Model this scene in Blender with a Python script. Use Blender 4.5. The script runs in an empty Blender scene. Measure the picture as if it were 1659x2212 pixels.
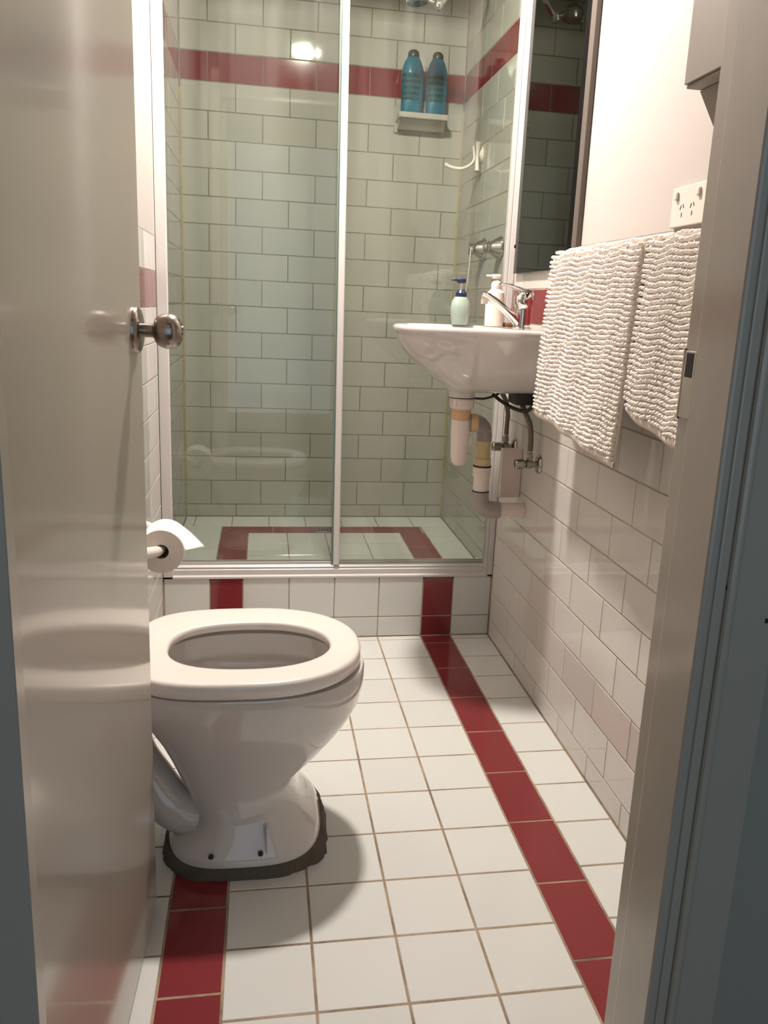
import bpy, bmesh, math, random
from mathutils import Vector, Matrix
random.seed(7)
S = bpy.context.scene
COL = S.collection

# ------------------------------------------------------------------ camera
def cam_axes(yaw, pitch, roll):
    cy, sy, cp, sp = math.cos(yaw), math.sin(yaw), math.cos(pitch), math.sin(pitch)
    f = Vector((-sy*cp, cy*cp, sp)); r = Vector((cy, sy, 0)); u = r.cross(f)
    return (r*math.cos(roll) + u*math.sin(roll), -r*math.sin(roll) + u*math.cos(roll), f)
r_, u_, f_ = cam_axes(-0.17738, -0.23515, 0.04711)
cd = bpy.data.cameras.new('camera'); co = bpy.data.objects.new('camera', cd); COL.objects.link(co)
M = Matrix.Identity(4)
for i in range(3):
    M[i][0], M[i][1], M[i][2] = r_[i], u_[i], -f_[i]
M[0][3], M[1][3], M[2][3] = -0.54832, -2.67075, 1.1144
co.matrix_world = M
cd.sensor_fit = 'VERTICAL'; cd.sensor_height = 36.0; cd.lens = 1801.73/2212*36
cd.shift_x = -49.233/2212; cd.shift_y = -12.952/2212; cd.clip_start = 0.02
S.camera = co

# ------------------------------------------------------------------ world, exposure
w = bpy.data.worlds.new('world'); S.world = w; w.use_nodes = True
w.node_tree.nodes['Background'].inputs[0].default_value = (0.55, 0.7, 1.0, 1)
w.node_tree.nodes['Background'].inputs[1].default_value = 0.02
S.view_settings.view_transform = 'Standard'; S.view_settings.look = 'None'
S.view_settings.gamma = 1.0; S.view_settings.use_curve_mapping = False
S.view_settings.exposure = 0.0
S.cycles.max_bounces = 12; S.cycles.diffuse_bounces = 6; S.cycles.glossy_bounces = 6
S.cycles.transparent_max_bounces = 16

BULB = 1350.0; BULB_COL = (1.0, 0.905, 0.83)
DOWN = 42.0;  DOWN_COL = (1.0, 0.95, 0.88)
# dim cool daylight that reaches the hall from a room behind the photographer
ld = bpy.data.lights.new('hall_daylight', 'AREA'); ld.shape = 'RECTANGLE'; ld.size = 2.4; ld.size_y = 2.2
ld.energy = 14.5; ld.color = (0.60, 0.80, 1.0)
lo = bpy.data.objects.new('hall_daylight', ld); COL.objects.link(lo)
lo.location = (-0.3, -4.65, 1.25); lo.rotation_euler = (math.radians(90), 0, 0)

# ------------------------------------------------------------------ materials
def mat(name, col, rough=0.5, metal=0.0, coat=0.0, bump=0.0, bscale=40, var=0.0, vscale=6, trans=0.0,
        emit=None, estr=0.0, spec=0.5, sss=0.0, coat_rough=0.05, rvar=0.0):
    m = bpy.data.materials.new(name); m.use_nodes = True
    nt = m.node_tree; b = nt.nodes['Principled BSDF']
    b.inputs['Base Color'].default_value = (*col, 1); b.inputs['Roughness'].default_value = rough
    b.inputs['Metallic'].default_value = metal; b.inputs['Coat Weight'].default_value = coat
    b.inputs['Coat Roughness'].default_value = coat_rough
    b.inputs['Transmission Weight'].default_value = trans; b.inputs['Specular IOR Level'].default_value = spec
    if sss:
        b.inputs['Subsurface Weight'].default_value = sss; b.inputs['Subsurface Radius'].default_value = (0.01, 0.008, 0.006)
    if emit:
        b.inputs['Emission Color'].default_value = (*emit, 1); b.inputs['Emission Strength'].default_value = estr
    tc = nt.nodes.new('ShaderNodeTexCoord')
    if var:
        n = nt.nodes.new('ShaderNodeTexNoise'); n.inputs['Scale'].default_value = vscale; n.inputs['Detail'].default_value = 4
        nt.links.new(tc.outputs['Object'], n.inputs['Vector'])
        mx = nt.nodes.new('ShaderNodeMix'); mx.data_type = 'RGBA'
        mx.inputs[6].default_value = (*[c*(1-var) for c in col], 1); mx.inputs[7].default_value = (*[min(1, c*(1+var)) for c in col], 1)
        nt.links.new(n.outputs['Fac'], mx.inputs[0]); nt.links.new(mx.outputs[2], b.inputs['Base Color'])
    if bump:
        n2 = nt.nodes.new('ShaderNodeTexNoise'); n2.inputs['Scale'].default_value = bscale; n2.inputs['Detail'].default_value = 3
        nt.links.new(tc.outputs['Object'], n2.inputs['Vector'])
        bp = nt.nodes.new('ShaderNodeBump'); bp.inputs['Strength'].default_value = bump; bp.inputs['Distance'].default_value = 0.002
        nt.links.new(n2.outputs['Fac'], bp.inputs['Height']); nt.links.new(bp.outputs[0], b.inputs['Normal'])
        if coat: nt.links.new(bp.outputs[0], b.inputs['Coat Normal'])
    return m

def tile_mat(name, col, rough=0.06, var=0.05):
    """glazed tile: each tile has a slightly different tone, glaze ripples softly"""
    m = mat(name, col, rough, bump=0.10, bscale=9)
    nt = m.node_tree; b = nt.nodes['Principled BSDF']
    oi = nt.nodes.new('ShaderNodeObjectInfo'); hs = nt.nodes.new('ShaderNodeHueSaturation')
    mr = nt.nodes.new('ShaderNodeMapRange'); mr.inputs[3].default_value = 1-var; mr.inputs[4].default_value = 1+var
    nt.links.new(oi.outputs['Random'], mr.inputs[0]); nt.links.new(mr.outputs[0], hs.inputs['Value'])
    hs.inputs['Color'].default_value = (*col, 1); nt.links.new(hs.outputs[0], b.inputs['Base Color'])
    return m

def grout_mat(name, c1, c2, scale=7):
    m = mat(name, c1, 0.9)
    nt = m.node_tree; b = nt.nodes['Principled BSDF']
    tc = nt.nodes.new('ShaderNodeTexCoord'); n = nt.nodes.new('ShaderNodeTexNoise')
    n.inputs['Scale'].default_value = scale; n.inputs['Detail'].default_value = 6; n.inputs['Roughness'].default_value = 0.7
    nt.links.new(tc.outputs['Object'], n.inputs['Vector'])
    cr = nt.nodes.new('ShaderNodeValToRGB'); cr.color_ramp.elements[0].position = 0.38; cr.color_ramp.elements[1].position = 0.66
    cr.color_ramp.elements[0].color = (*c1, 1); cr.color_ramp.elements[1].color = (*c2, 1)
    nt.links.new(n.outputs['Fac'], cr.inputs[0]); nt.links.new(cr.outputs[0], b.inputs['Base Color'])
    return m

def glass_mat(name, tint=(0.89, 0.915, 0.885), film=0.0):
    """thin clear pane: transmits straight through, reflects by angle, a little dried soap haze"""
    m = bpy.data.materials.new(name); m.use_nodes = True; nt = m.node_tree; nt.nodes.clear()
    out = nt.nodes.new('ShaderNodeOutputMaterial'); tr = nt.nodes.new('ShaderNodeBsdfTransparent')
    tr.inputs[0].default_value = (*tint, 1)
    gl = nt.nodes.new('ShaderNodeBsdfGlossy'); gl.inputs['Roughness'].default_value = 0.012
    lw = nt.nodes.new('ShaderNodeLayerWeight'); lw.inputs['Blend'].default_value = 0.5
    pw = nt.nodes.new('ShaderNodeMath'); pw.operation = 'POWER'; pw.inputs[1].default_value = 5
    ma = nt.nodes.new('ShaderNodeMath'); ma.operation = 'MULTIPLY_ADD'; ma.inputs[1].default_value = 0.95; ma.inputs[2].default_value = 0.042
    nt.links.new(lw.outputs['Facing'], pw.inputs[0]); nt.links.new(pw.outputs[0], ma.inputs[0])
    mx = nt.nodes.new('ShaderNodeMixShader'); nt.links.new(ma.outputs[0], mx.inputs[0])
    last = tr.outputs[0]
    if film:
        tc = nt.nodes.new('ShaderNodeTexCoord'); mp = nt.nodes.new('ShaderNodeMapping'); mp.inputs['Scale'].default_value = (14, 14, 0.8)
        n = nt.nodes.new('ShaderNodeTexNoise'); n.inputs['Scale'].default_value = 1.0; n.inputs['Detail'].default_value = 3
        nt.links.new(tc.outputs['Object'], mp.inputs[0]); nt.links.new(mp.outputs[0], n.inputs['Vector'])
        mr = nt.nodes.new('ShaderNodeMapRange'); mr.inputs[1].default_value = 0.42; mr.inputs[2].default_value = 0.75
        mr.inputs[3].default_value = 0.0; mr.inputs[4].default_value = film
        nt.links.new(n.outputs['Fac'], mr.inputs[0])
        df = nt.nodes.new('ShaderNodeBsdfDiffuse'); df.inputs[0].default_value = (0.75, 0.76, 0.74, 1)
        m2 = nt.nodes.new('ShaderNodeMixShader'); nt.links.new(mr.outputs[0], m2.inputs[0])
        nt.links.new(tr.outputs[0], m2.inputs[1]); nt.links.new(df.outputs[0], m2.inputs[2]); last = m2.outputs[0]
    nt.links.new(last, mx.inputs[1]); nt.links.new(gl.outputs[0], mx.inputs[2]); nt.links.new(mx.outputs[0], out.inputs[0])
    return m

MT = dict(
    floor_white=tile_mat('glaze_floor_white', (0.60, 0.605, 0.575), 0.10, 0.03),
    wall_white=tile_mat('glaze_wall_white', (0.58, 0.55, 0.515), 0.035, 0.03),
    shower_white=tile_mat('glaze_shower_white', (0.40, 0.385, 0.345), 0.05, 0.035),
    red=tile_mat('glaze_burgundy', (0.185, 0.026, 0.030), 0.09, 0.05),
    grout_floor=grout_mat('grout_floor', (0.36, 0.265, 0.175), (0.15, 0.115, 0.08), 9),
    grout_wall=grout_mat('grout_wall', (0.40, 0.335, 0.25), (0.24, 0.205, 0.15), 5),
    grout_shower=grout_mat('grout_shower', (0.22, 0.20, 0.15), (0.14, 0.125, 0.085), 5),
    paint_wall=mat('paint_warm_white', (0.475, 0.435, 0.405), 0.45, bump=0.08, bscale=120),
    paint_ceil=mat('paint_ceiling', (0.42, 0.40, 0.37), 0.8, bump=0.05, bscale=90),
    hall_wall=mat('paint_hall', (0.36, 0.34, 0.30), 0.7, bump=0.1, bscale=80),
    hall_floor=mat('hall_carpet', (0.13, 0.10, 0.075), 0.95, bump=0.5, bscale=300, var=0.2, vscale=60),
    enamel=mat('enamel_beige', (0.47, 0.425, 0.355), 0.26, coat=0.35, coat_rough=0.12, bump=0.05, bscale=14, var=0.03, vscale=3),
    enamel_door=mat('enamel_door', (0.42, 0.375, 0.315), 0.3, coat=0.8, coat_rough=0.10, bump=0.0, bscale=10, var=0.02, vscale=2),
    alu_white=mat('powder_coat_white', (0.55, 0.525, 0.505), 0.32, var=0.02),
    porcelain=mat('porcelain', (0.58, 0.545, 0.51), 0.06, coat=0.6, coat_rough=0.03, var=0.015, vscale=4),
    seat=mat('seat_plastic', (0.71, 0.66, 0.61), 0.22, coat=0.3, coat_rough=0.1),
    bowl_in=mat('porcelain_in', (0.62, 0.565, 0.53), 0.08, coat=0.5, var=0.05, vscale=12),
    chrome=mat('chrome', (0.72, 0.71, 0.69), 0.07, 1.0, var=0.04, vscale=30),
    satin=mat('satin_nickel', (0.33, 0.29, 0.255), 0.24, 1.0, bump=0.03, bscale=200, var=0.05, vscale=30),
    valve=mat('dull_chrome', (0.36, 0.34, 0.30), 0.22, 1.0, var=0.15, vscale=60),
    mirror=mat('aged_mirror', (0.03, 0.028, 0.02), 0.015, 1.0, var=0.04, vscale=3),
    black=mat('black_edge', (0.005, 0.0045, 0.004), 0.9, spec=0.05, var=0.2),
    brownedge=mat('grey_frame', (0.10, 0.082, 0.068), 0.5, var=0.05),
    pvc_white=mat('pvc_white', (0.72, 0.62, 0.55), 0.35, var=0.04, vscale=20),
    pvc_yellow=mat('pvc_yellowed', (0.58, 0.45, 0.25), 0.35, var=0.12, vscale=25),
    pvc_orange=mat('pvc_ring', (0.58, 0.38, 0.20), 0.4, var=0.1, vscale=25),
    pvc_grey=mat('pvc_grey', (0.33, 0.29, 0.26), 0.4, var=0.06, vscale=25),
    rubber=mat('black_rubber', (0.02, 0.018, 0.016), 0.5, var=0.2, vscale=40),
    braid=mat('braided_hose', (0.17, 0.135, 0.105), 0.35, 0.6, bump=0.8, bscale=700, var=0.3, vscale=300),
    white_plastic=mat('white_plastic', (0.66, 0.61, 0.555), 0.3, var=0.02),
    slot=mat('slot_dark', (0.03, 0.025, 0.02), 0.7, var=0.1),
    paper=mat('tissue', (0.86, 0.84, 0.79), 0.9, bump=0.25, bscale=250, sss=0.1),
    paper_end=mat('tissue_end', (0.70, 0.63, 0.56), 0.95, bump=0.6, bscale=400, var=0.05, vscale=80),
    card=mat('cardboard', (0.26, 0.17, 0.10), 0.9, var=0.1),
    cotton=mat('chenille', (0.88, 0.83, 0.775), 0.95, bump=0.5, bscale=500, var=0.05, vscale=14, sss=0.0),
    backing=mat('mat_backing', (0.62, 0.55, 0.48), 0.9, bump=0.3, bscale=400, var=0.04),
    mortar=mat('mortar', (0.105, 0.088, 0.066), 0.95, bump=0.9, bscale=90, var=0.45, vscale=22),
    teal=mat('teal_bottle', (0.002, 0.125, 0.21), 0.22, coat=0.4, var=0.05),
    capbrown=mat('bronze_cap', (0.045, 0.034, 0.02), 0.3, 0.2, var=0.1),
    mint=mat('mint_bottle', (0.30, 0.385, 0.33), 0.2, coat=0.3, var=0.03),
    navy=mat('navy_pump', (0.012, 0.022, 0.065), 0.3, var=0.1),
    cream=mat('cream_bottle', (0.80, 0.70, 0.61), 0.35, var=0.02),
    soap=mat('brown_soap', (0.15, 0.07, 0.03), 0.35, var=0.2),
    glass=glass_mat('shower_glass', film=0.025),
    seal=mat('glass_edge', (0.13, 0.19, 0.16), 0.2, var=0.05),
    cabinet=mat('cabinet_paint', (0.22, 0.19, 0.16), 0.5, bump=0.1, bscale=60, var=0.03),
    bulb=mat('bulb_glow', (1, 1, 1), 0.5, emit=BULB_COL, estr=BULB),
    down=mat('downlight_glow', (1, 1, 1), 0.5, emit=DOWN_COL, estr=DOWN),
    dirt=mat('paint_chip', (0.03, 0.03, 0.035), 0.8, var=0.1),
    water=mat('water', (0.45, 0.45, 0.42), 0.02, coat=1.0, var=0.05),
    sealant=mat('mouldy_sealant', (0.35, 0.30, 0.16), 0.6, var=0.35, vscale=30),
)

def label_mat():
    """teal body with rows of dark unreadable print on the front face"""
    m = mat('teal_label', (0.002, 0.125, 0.21), 0.5, spec=0.2)
    nt = m.node_tree; b = nt.nodes['Principled BSDF']
    tc = nt.nodes.new('ShaderNodeTexCoord'); sp = nt.nodes.new('ShaderNodeSeparateXYZ'); nt.links.new(tc.outputs['Object'], sp.inputs[0])
    wv = nt.nodes.new('ShaderNodeMath'); wv.operation = 'MULTIPLY'; wv.inputs[1].default_value = 95*2*math.pi/2
    nt.links.new(sp.outputs['Z'], wv.inputs[0])
    sn = nt.nodes.new('ShaderNodeMath'); sn.operation = 'SINE'; nt.links.new(wv.outputs[0], sn.inputs[0])
    gt = nt.nodes.new('ShaderNodeMath'); gt.operation = 'GREATER_THAN'; gt.inputs[1].default_value = 0.0; nt.links.new(sn.outputs[0], gt.inputs[0])
    mp = nt.nodes.new('ShaderNodeMapping'); mp.inputs['Scale'].default_value = (260, 1, 95); nt.links.new(tc.outputs['Object'], mp.inputs[0])
    n = nt.nodes.new('ShaderNodeTexNoise'); n.inputs['Scale'].default_value = 1; nt.links.new(mp.outputs[0], n.inputs['Vector'])
    g2 = nt.nodes.new('ShaderNodeMath'); g2.operation = 'GREATER_THAN'; g2.inputs[1].default_value = 0.46; nt.links.new(n.outputs['Fac'], g2.inputs[0])
    mu = nt.nodes.new('ShaderNodeMath'); mu.operation = 'MULTIPLY'; nt.links.new(gt.outputs[0], mu.inputs[0]); nt.links.new(g2.outputs[0], mu.inputs[1])
    mx = nt.nodes.new('ShaderNodeMix'); mx.data_type = 'RGBA'; nt.links.new(mu.outputs[0], mx.inputs[0])
    mx.inputs[6].default_value = (0.004, 0.085, 0.11, 1); mx.inputs[7].default_value = (0.002, 0.03, 0.035, 1)
    nt.links.new(mx.outputs[2], b.inputs['Base Color'])
    return m
MT['label'] = label_mat()

# ------------------------------------------------------------------ helpers
def link_mesh(name, verts, faces, m, parent=None, smooth=0.0):
    me = bpy.data.meshes.new(name); me.from_pydata([tuple(v) for v in verts], [], faces)
    bm = bmesh.new(); bm.from_mesh(me); bmesh.ops.recalc_face_normals(bm, faces=bm.faces); bm.to_mesh(me); bm.free()
    return link(name, me, m, parent, smooth)

def link(name, me, m, parent=None, smooth=0.0):
    if m: me.materials.append(MT[m] if isinstance(m, str) else m)
    if smooth:
        me.shade_smooth()
        if smooth < 180: me.set_sharp_from_angle(angle=math.radians(smooth))
    o = bpy.data.objects.new(name, me); COL.objects.link(o)
    if parent: o.parent = parent
    return o

def bobj(name, bm, m, parent=None, smooth=0.0):
    bmesh.ops.recalc_face_normals(bm, faces=bm.faces)
    me = bpy.data.meshes.new(name); bm.to_mesh(me); bm.free()
    return link(name, me, m, parent, smooth)

def add_box(bm, x0, x1, y0, y1, z0, z1, bev=0.0, seg=2, mtx=None):
    v = [bm.verts.new((x, y, z)) for x in (x0, x1) for y in (y0, y1) for z in (z0, z1)]
    fs = [(0,1,3,2), (4,6,7,5), (0,4,5,1), (2,3,7,6), (0,2,6,4), (1,5,7,3)]
    fl = [bm.faces.new([v[i] for i in f]) for f in fs]
    if bev:
        es = list({e for f in fl for e in f.edges})
        r = bmesh.ops.bevel(bm, geom=es, offset=bev, segments=seg, affect='EDGES', profile=0.5)
        vs = {x for f in r['faces'] for x in f.verts} | {x for f in fl if f.is_valid for x in f.verts}
    else: vs = v
    if mtx is not None: bmesh.ops.transform(bm, matrix=mtx, verts=[x for x in vs if x.is_valid])

def box(name, x0, x1, y0, y1, z0, z1, m, parent=None, bev=0.0, seg=2, mtx=None):
    bm = bmesh.new(); add_box(bm, x0, x1, y0, y1, z0, z1, bev, seg, mtx)
    return bobj(name, bm, m, parent, 12 if bev else 0)

def rings_mesh(rings, close=True, cap0=True, cap1=True):
    n = len(rings[0]); verts = [p for r in rings for p in r]; faces = []
    for i in range(len(rings)-1):
        for j in range(n if close else n-1):
            a, b = i*n+j, i*n+(j+1) % n
            faces.append((a, b, b+n, a+n))
    if cap0: faces.append(tuple(range(n)))
    if cap1: faces.append(tuple((len(rings)-1)*n+j for j in range(n))[::-1])
    return verts, faces

def lathe(name, prof, m, parent=None, org=(0,0,0), axis='Z', n=32, smooth=35, cap0=True, cap1=True, sx=1.0, sy=1.0, rot=None):
    R = rot or {'Z': Matrix.Identity(3), 'X': Matrix(((0,0,1),(0,1,0),(-1,0,0))), '-X': Matrix(((0,0,-1),(0,1,0),(1,0,0))),
         'Y': Matrix(((1,0,0),(0,0,1),(0,-1,0))), '-Y': Matrix(((1,0,0),(0,0,-1),(0,1,0)))}[axis]
    O = Vector(org); rings = []
    for r, h in prof:
        rings.append([O + R @ Vector((r*sx*math.cos(2*math.pi*k/n), r*sy*math.sin(2*math.pi*k/n), h)) for k in range(n)])
    v, f = rings_mesh(rings, True, cap0, cap1)
    return link_mesh(name, v, f, m, parent, smooth)

def spline(pts, sub=8):
    P = [Vector(p) for p in pts]; out = []
    Q = [2*P[0]-P[1]] + P + [2*P[-1]-P[-2]]
    for i in range(1, len(Q)-2):
        for k in range(sub):
            t = k/sub; a, b, c, d = Q[i-1], Q[i], Q[i+1], Q[i+2]
            out.append(0.5*((2*b) + (c-a)*t + (2*a-5*b+4*c-d)*t*t + (3*b-a-3*c+d)*t**3))
    out.append(P[-1]); return out

def tube(name, pts, rad, m, parent=None, n=14, sub=8, smooth=60, sp=True):
    C = spline(pts, sub) if sp else [Vector(p) for p in pts]
    rings = []; t0 = (C[1]-C[0]).normalized(); up = Vector((0,0,1)) if abs(t0.z) < 0.9 else Vector((0,1,0))
    nx = t0.cross(up).normalized()
    for i, c in enumerate(C):
        t = (C[min(i+1, len(C)-1)] - C[max(i-1, 0)]).normalized()
        nx = (nx - t*nx.dot(t)).normalized(); ny = t.cross(nx)
        r = rad(i/(len(C)-1)) if callable(rad) else rad
        rings.append([c + nx*r*math.cos(2*math.pi*k/n) + ny*r*math.sin(2*math.pi*k/n) for k in range(n)])
    v, f = rings_mesh(rings); return link_mesh(name, v, f, m, parent, smooth)

def thing(name, label, cat, loc=(0,0,0), group=None):
    o = bpy.data.objects.new(name, None); COL.objects.link(o); o.empty_display_size = 0.05
    o['label'] = label; o['category'] = cat
    if group: o['group'] = group
    return o
def tag(o, label, cat, group=None):
    o['label'] = label; o['category'] = cat
    if group: o['group'] = group
    return o
def struct(o, label=None):
    o['kind'] = 'structure'
    if label: o['label'] = label
    return o
def place_origin(root, loc):
    """move an Empty to its base without moving the parts already built in world coordinates"""
    root.location = loc
    for c in root.children: c.matrix_parent_inverse = Matrix.Translation(-Vector(loc))

# ------------------------------------------------------------------ tiles
TC = {}
T = 0.007     # tile thickness above the bed
def tile_mesh(w, h):
    k = (round(w, 4), round(h, 4))
    if k not in TC:
        c = 0.0014; a, b = w/2, h/2
        v = [(-a,-b,0),(a,-b,0),(a,b,0),(-a,b,0), (-a,-b,T-c),(a,-b,T-c),(a,b,T-c),(-a,b,T-c),
             (-a+c,-b+c,T),(a-c,-b+c,T),(a-c,b-c,T),(-a+c,b-c,T)]
        f = [(0,1,5,4),(1,2,6,5),(2,3,7,6),(3,0,4,7),(4,5,9,8),(5,6,10,9),(6,7,11,10),(7,4,8,11),(8,9,10,11)]
        me = bpy.data.meshes.new('tile'); me.from_pydata(v, [], f); TC[k] = me
    return TC[k]
TM = {}
def tile(parent, org, U, V, N, u0, u1, v0, v1, m, g=0.0026, lab=None):
    """one tile covering the cell u0..u1, v0..v1 of the plane (face T above org)"""
    w, h = u1-u0-g, v1-v0-g
    if w < 0.006 or h < 0.006: return
    k = (round(w, 4), round(h, 4), m)
    if k not in TM:
        me = tile_mesh(w, h).copy(); me.name = 'tile'; me.materials.append(MT[m]); TM[k] = me
    o = bpy.data.objects.new('tile', TM[k]); COL.objects.link(o); o.parent = parent
    c = org + U*(u0+u1)/2 + V*(v0+v1)/2
    R = Matrix((U, V, N)).transposed().to_4x4()
    t = Matrix.Rotation(random.gauss(0, 0.0016), 4, 'X') @ Matrix.Rotation(random.gauss(0, 0.0016), 4, 'Y')
    o.matrix_world = Matrix.Translation(c) @ R @ t
    if lab: o['label'] = lab

XL, XR, YB, YD = -0.862, 0.242, 0.865, -1.939      # left wall, right wall, back of shower, door wall
CZ = 2.50
X_, Y_, Z_ = Vector((1,0,0)), Vector((0,1,0)), Vector((0,0,1))
RED = 'burgundy tile'

# ------------------------------------------------------------------ floor
fl = struct(box('floor', XL-0.1, XR+0.1, YD-0.105, 0.03, -0.05, -0.0008, 'grout_floor'), 'tiled bathroom floor with two burgundy stripes')
P = 0.15193; RW = 0.10662
cols = [('w', RW, XR-0.001), ('r', 0.0, RW), ('w', -P, 0.0), ('w', -2*P, -P), ('w', -3*P, -2*P), ('w', -4*P, -3*P), ('r', -4*P-RW, -4*P), ('w', XL+0.001, -4*P-RW)]
FO = Vector((0, 0, -T))
def rows(off, pitch, lo, hi):
    ys = [hi]; k = -3
    while True:
        y = -off - k*pitch
        if y < lo: break
        if y < hi-0.004: ys.append(y)
        k += 1
    ys.append(lo); return ys
for kind, x0, x1 in cols:
    ys = rows(0.18484, P, YD-0.1, -0.002) if kind == 'w' else rows(0.27057, 0.20401, YD-0.1, -0.002)
    for a, b in zip(ys[:-1], ys[1:]):
        tile(fl, FO, X_, Y_, Z_, x0, x1, b, a, 'red' if kind == 'r' else 'floor_white', 0.0036, RED if kind == 'r' else None)

# ------------------------------------------------------------------ shower hob and raised shower floor
HZ, SZ = 0.218, 0.204
hob = box('shower_hob', XL-0.05, XR+0.05, 0.0009, 0.09, -0.05, HZ-0.012, 'grout_wall', fl)
rx = [(RW, XR-0.001, 'w'), (0, RW, 'r'), (-P, 0, 'w'), (-2*P, -P, 'w'), (-3*P, -2*P, 'w'), (-4*P, -3*P, 'w'), (-4*P-RW, -4*P, 'r'), (XL+0.001, -4*P-RW, 'w')]
for x0, x1, kd in rx:
    for z0, z1 in ((0.0, 0.07209), (0.07209, 0.2155)):
        tile(hob, Vector((0, T, 0)), X_, Z_, -Y_, x0, x1, z0, z1, 'red' if kd == 'r' else 'floor_white', 0.0026, RED if kd == 'r' else None)
sf = box('shower_floor', XL-0.05, XR+0.05, 0.05, YB+0.05, 0.05, SZ-0.0008, 'grout_floor', fl)
SO = Vector((0, 0, SZ-T))
XLO, XLI, XRI, XRO = -0.706, -0.600, 0.013, 0.120      # the burgundy border
YI, YO = 0.600, 0.700
for i in range(9):                                     # border along the back
    a, b = XLO + i*0.2042, min(XLO + (i+1)*0.2042, XRO)
    if a < XRO-0.01: tile(sf, SO, X_, Y_, Z_, a, b, YI, YO, 'red', lab=RED)
for xa, xb in ((XLO, XLI), (XRI, XRO)):
    for ya, yb in ((YI-0.204, YI), (YI-0.408, YI-0.204), (0.06, YI-0.408)):
        tile(sf, SO, X_, Y_, Z_, xa, xb, ya, yb, 'red', lab=RED)
xs = [XL+0.001, XLO, -0.669+0.072, -0.445, -0.294, -0.141, 0.013, 0.120, XR-0.001]
for xa, xb in zip([XL+0.001, -0.821, -0.669, -0.517, -0.365, -0.213, -0.061, 0.091], [-0.821, -0.669, -0.517, -0.365, -0.213, -0.061, 0.091, XR-0.001]):
    tile(sf, SO, X_, Y_, Z_, xa, xb, YO, 0.852, 'floor_white'); tile(sf, SO, X_, Y_, Z_, xa, xb, 0.852, YB, 'floor_white')
for ya, yb in ((0.548, YO), (0.396, 0.548), (0.244, 0.396), (0.092, 0.244)):
    tile(sf, SO, X_, Y_, Z_, XL+0.001, XLO, ya, yb, 'floor_white'); tile(sf, SO, X_, Y_, Z_, XRO, XR-0.001, ya, yb, 'floor_white')
for xa, xb in ((XLI, -0.447), (-0.447, -0.295), (-0.295, -0.141), (-0.141, XRI)):
    for ya, yb in ((0.448, YI), (0.296, 0.448), (0.144, 0.296), (0.06, 0.144)):
        tile(sf, SO, X_, Y_, Z_, xa, xb, ya, yb, 'floor_white')

# ------------------------------------------------------------------ walls
HZW = 0.10316; ZA = 1.90815
def shower_rows():
    zs = [SZ+0.001]; k = 16
    while ZA - k*HZW > SZ+0.01 and False: k += 1
    zs += [ZA - k*HZW for k in range(16, -1, -1)]
    z = ZA + 0.10376; zs.append(z)
    while z + HZW < CZ: z += HZW; zs.append(z)
    zs.append(CZ); return zs
SR = shower_rows()
def row_tiles(parent, org, U, N, u0, u1, z0, z1, phase, pitch, m, g, lab=None):
    a = phase + math.floor((u0-phase)/pitch)*pitch; e = [u0]
    while True:
        a += pitch
        if a >= u1-0.008: break
        if a > u0+0.008: e.append(a)
    e.append(u1)
    for p, q in zip(e[:-1], e[1:]): tile(parent, org, U, Z_, N, p, q, z0, z1, m, g, lab)

wb = struct(box('wall_back', XL-0.12, XR+0.12, YB+0.0009, YB+0.12, 0.0, CZ, 'grout_shower'), 'shower end wall of white brick tiles with burgundy band')
for i, (z0, z1) in enumerate(zip(SR[:-1], SR[1:])):
    # row i=0 lies below line 16
    k = 17 - i                                          # tile row k sits between line k and k-1
    red = (i == 17)
    # joints on even half pitches for odd k... measured: row between line 0 and 1 has joints at odd n
    ph = -0.75807 + (0 if k % 2 == 0 else HZW)
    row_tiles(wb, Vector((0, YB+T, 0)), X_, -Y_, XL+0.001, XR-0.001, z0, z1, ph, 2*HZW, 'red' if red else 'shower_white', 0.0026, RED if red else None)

wr = struct(box('wall_right', XR+0.0009, XR+0.12, YD-0.105, YB+0.1, 0.0, CZ, 'grout_wall'), 'right wall, white tiles below and paint above')
wl = struct(box('wall_left', XL-0.12, XL-0.0009, YD-0.105, YB+0.1, 0.0, CZ, 'grout_wall'), 'left wall, white tiles below and paint above')
ZR1, WZ = 0.0618, 0.1016
for par, org, N, far in ((wr, Vector((XR+T, 0, 0)), -X_, 1), (wl, Vector((XL-T, 0, 0)), X_, 0)):
    U = -Y_ if far else Y_
    sgn = -1 if far else 1
    for i in range(13):
        z0 = 0.0 if i == 0 else ZR1 + (i-1)*WZ; z1 = ZR1 + i*WZ
        red = i == 11; ph = 0.72426 + (0.10241 if i % 2 else 0.0)
        if not far: ph = -ph
        u0, u1 = (0.012, -YD) if far else (YD, -0.012)
        row_tiles(par, org, U, N, u0, u1, z0, z1, ph, 0.20482, 'red' if red else 'wall_white', 0.0022, RED if red else None)
    for i, (z0, z1) in enumerate(zip(SR[:-1], SR[1:])):
        red = i == 17; ph = (-YB if far else YB) + (0.0 if i % 2 else HZW)
        u0, u1 = (-YB+0.001, -0.045) if far else (0.045, YB-0.001)
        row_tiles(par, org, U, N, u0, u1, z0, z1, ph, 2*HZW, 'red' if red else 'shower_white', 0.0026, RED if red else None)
ZT = ZR1 + 12*WZ
for par, xa, xb in ((wr, XR+0.0006, XR+0.04), (wl, XL-0.04, XL-0.0006)):
    box('painted_plaster', xa, xb, YD, 0.0, ZT+0.0005, CZ, 'paint_wall', par)
# yellowed sealant in the shower corners
for xa, ya in ((XL+0.002, YB-0.002), (XR-0.002, YB-0.002)):
    o = tube('corner_sealant', [(xa, ya, SZ), (xa, ya, 1.2), (xa, ya, 1.88)], 0.004, 'sealant', wb, n=6, sub=2)

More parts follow.
